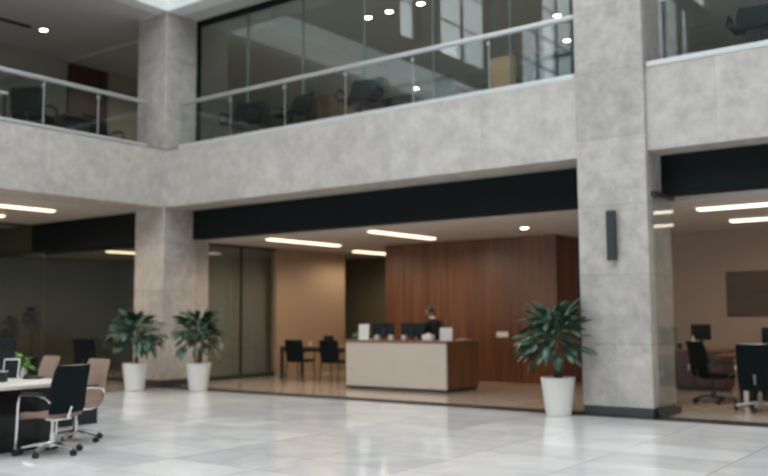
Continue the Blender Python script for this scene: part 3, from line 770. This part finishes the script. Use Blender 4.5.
# ------------------------------------------------------------------ right office
r = thing('credenza', 'mahogany credenza at the beige wall of the right office', 'cabinet', (-5.5, 17.4, 0), 0)
MB().box(-.55, .65, -.28, .28, .08, .74).build('body', 'red_wood', r)
MB().box(-.52, .62, -.25, .25, 0, .08).build('plinth', 'black', r)
MB().rbox(-.57, .67, -.30, .30, .74, .78, .006).build('top', 'wood_top', r)
for k, x in enumerate((-.53, .06)):
    d = MB().rbox(x, x + .57, -.30, -.28, .10, .72, .005).build('door', 'red_wood', r)
    MB().box(x + (.50 if k == 0 else .05), x + (.52 if k == 0 else .07), -.32, -.30, .38, .50).build('handle', 'steel', d)
monitor('monitor on the mahogany credenza', (-5.35, 17.35, .78), D(12), .36, .30, 'right office monitors', .17)
r = thing('bottle', 'white bottle on the credenza before the monitor', 'bottle', (-5.45, 17.18, .78))
MB().lathe([(.03, 0), (.04, .01), (.04, .15), (.015, .21), (.015, .24)], 18).build('body', 'white', r, smooth=True)
MB().lathe([(.018, .235), (.018, .265), (.01, .268)], 14).build('cap', 'steel', r, smooth=True)
r = thing('mug', 'dark mug at the left end of the credenza', 'mug', (-5.72, 17.2, .78))
MB().lathe([(.04, 0), (.045, .006), (.045, .11), (.04, .11), (.038, .012)], 18).build('body', 'black', r, smooth=True)
MB().tube([(.043, 0, .09), (.07, 0, .08), (.07, 0, .04), (.043, 0, .03)], .006, 6).build('handle', 'black', r, smooth=True)
r = thing('office_desk', 'dark office desk with tan top behind the nearest black chair', 'desk', (-3.2, 15.85, 0))
MB().rbox(-1.35, 1.6, -.40, .40, .72, .76, .006).build('desktop', 'wood_top', r)
MB().box(-.95, -.55, -.36, .36, 0, .72).build('pedestal', 'black', r)
MB().box(1.2, 1.55, -.36, .36, 0, .72).build('pedestal', 'black', r)
MB().box(-.55, 1.2, .28, .31, .15, .72).build('modesty_panel', 'black', r)
r = thing('computer_tower', 'black computer tower with a white side stripe beside the desk', 'computer', (-3.98, 15.12, 0), D(15))
MB().rbox(-.10, .10, -.2, .18, 0, .42, .01).build('case', 'black', r)
MB().rbox(-.035, .035, -.215, -.2, .04, .38, .005).build('front_panel', 'white_gloss', r)
monitor('wide dark monitor on the office desk behind the nearest black chair', (-3.55, 15.75, .76), D(12), .60, .34, 'right office monitors', .12)
r = thing('desk_phone', 'dark desk phone on the office desk beside the wide monitor', 'phone', (-4.0, 15.8, .76), D(15))
MB().rbox(-.11, .11, -.09, .09, 0, .05, .01).build('base', 'black', r)
MB().rbox(-.10, -.05, -.09, .09, .05, .085, .012).build('handset', 'black_gloss', r)
MB().rbox(-.02, .1, .05, .075, .03, .17, .006).build('display', 'screen', r)
r = thing('wall_picture', 'wide dark brown picture on the beige wall of the right office', 'picture', (-4.0, 18.75, 1.85))
MB().rbox(-1.22, 1.22, -.045, 0, -.45, .45, .006).build('frame', 'wood_dark', r)
MB().box(-1.19, 1.19, -.048, -.044, -.42, .42).build('canvas', 'picture', r)

# ------------------------------------------------------------------ things on the galleries
r = thing('gallery_desk', 'white desk edge at the far left behind the left gallery railing', 'desk', (-15.95, 8.35, Z2))
MB().rbox(-.35, .35, -.7, .72, .66, .70, .006).build('desktop', 'white_gloss', r)
for sx in (-.33, .28):
    for sy in (-.68, .65): MB().box(sx, sx + .05, sy, sy + .05, 0, .66).build('leg', 'black', r)
r = thing('meeting_table', 'dark brown table before the brown door on the left gallery', 'table', (-17.6, 11.3, Z2))
MB().rbox(-1.1, 1.1, -.4, .4, .71, .76, .006).build('tabletop', 'wood_dark', r)
for sx in (-.95, .9): MB().box(sx, sx + .05, -.3, .3, 0, .71).build('leg', 'black', r)
r = thing('gallery_desk', 'long dark desk right of the third chair behind the main gallery railing', 'desk', (-9.5, 14.3, Z2))
MB().rbox(-.9, .9, -.38, .38, .66, .71, .006).build('desktop', 'black', r)
for sx in (-.86, .82): MB().box(sx, sx + .04, -.34, .34, 0, .66).build('leg', 'black', r)
MB().box(-.82, .82, -.34, -.32, .2, .66).build('front_panel', 'black', r)
monitor('low dark monitor on the long dark desk of the main gallery', (-9.1, 14.2, Z2 + .71), D(170), .5, .26, 'gallery monitors', .05)
r = thing('gallery_cabinet', 'tall blue-black cabinet on the main gallery next to the broad column', 'cabinet', (-7.0, 15.2, Z2))
MB().box(-.75, .75, -.25, .25, 0, 1.35).build('body', 'screen_back', r)
for x in (-.73, .01): MB().rbox(x, x + .72, -.27, -.25, .05, 1.33, .005).build('door', 'screen_back', r)
r = thing('planter_box', 'green planter behind the narrow tan partition of the main gallery', 'plant', (-8.9, 16.9, Z2))
MB().rbox(-.4, .4, -.18, .18, 0, .8, .01).build('box', 'black', r)
foliage(51, 60, .6, .8, 1.3, .35, .09, lambda q: False, 'leaf', 'foliage', r, (0, 0, 0))
# ------------------------------------------------------------------ sky, camera
wd = bpy.data.worlds.new('sky'); S.world = wd; wd.use_nodes = True
bg = wd.node_tree.nodes['Background']; bg.inputs[0].default_value = (.92, .97, 1.0, 1); bg.inputs[1].default_value = 3.3

f, yaw, pit, rol = 890, D(36.6), D(5.01), D(-.4)
F0 = Vector((-math.sin(yaw), math.cos(yaw), 0)); Rt = Vector((math.cos(yaw), math.sin(yaw), 0)); Zv = Vector((0, 0, 1))
F = F0 * math.cos(pit) + Zv * math.sin(pit); U = Zv * math.cos(pit) - F0 * math.sin(pit)
R2 = Rt * math.cos(rol) + U * math.sin(rol); U2 = U * math.cos(rol) - Rt * math.sin(rol)
cam = bpy.data.cameras.new('camera'); co = bpy.data.objects.new('camera', cam); C.objects.link(co)
mt = Matrix((R2, U2, -F)).transposed().to_4x4(); mt.translation = (0, 0, 1.45); co.matrix_world = mt
cam.sensor_width = 36; cam.lens = 36 * f / 768; cam.clip_end = 200
cam.dof.use_dof = True; cam.dof.focus_distance = 5.0; cam.dof.aperture_fstop = 1.5
S.camera = co
vs = S.view_settings; vs.view_transform = 'Standard'; vs.look = 'None'; vs.gamma = 1; vs.use_curve_mapping = False; vs.exposure = 0
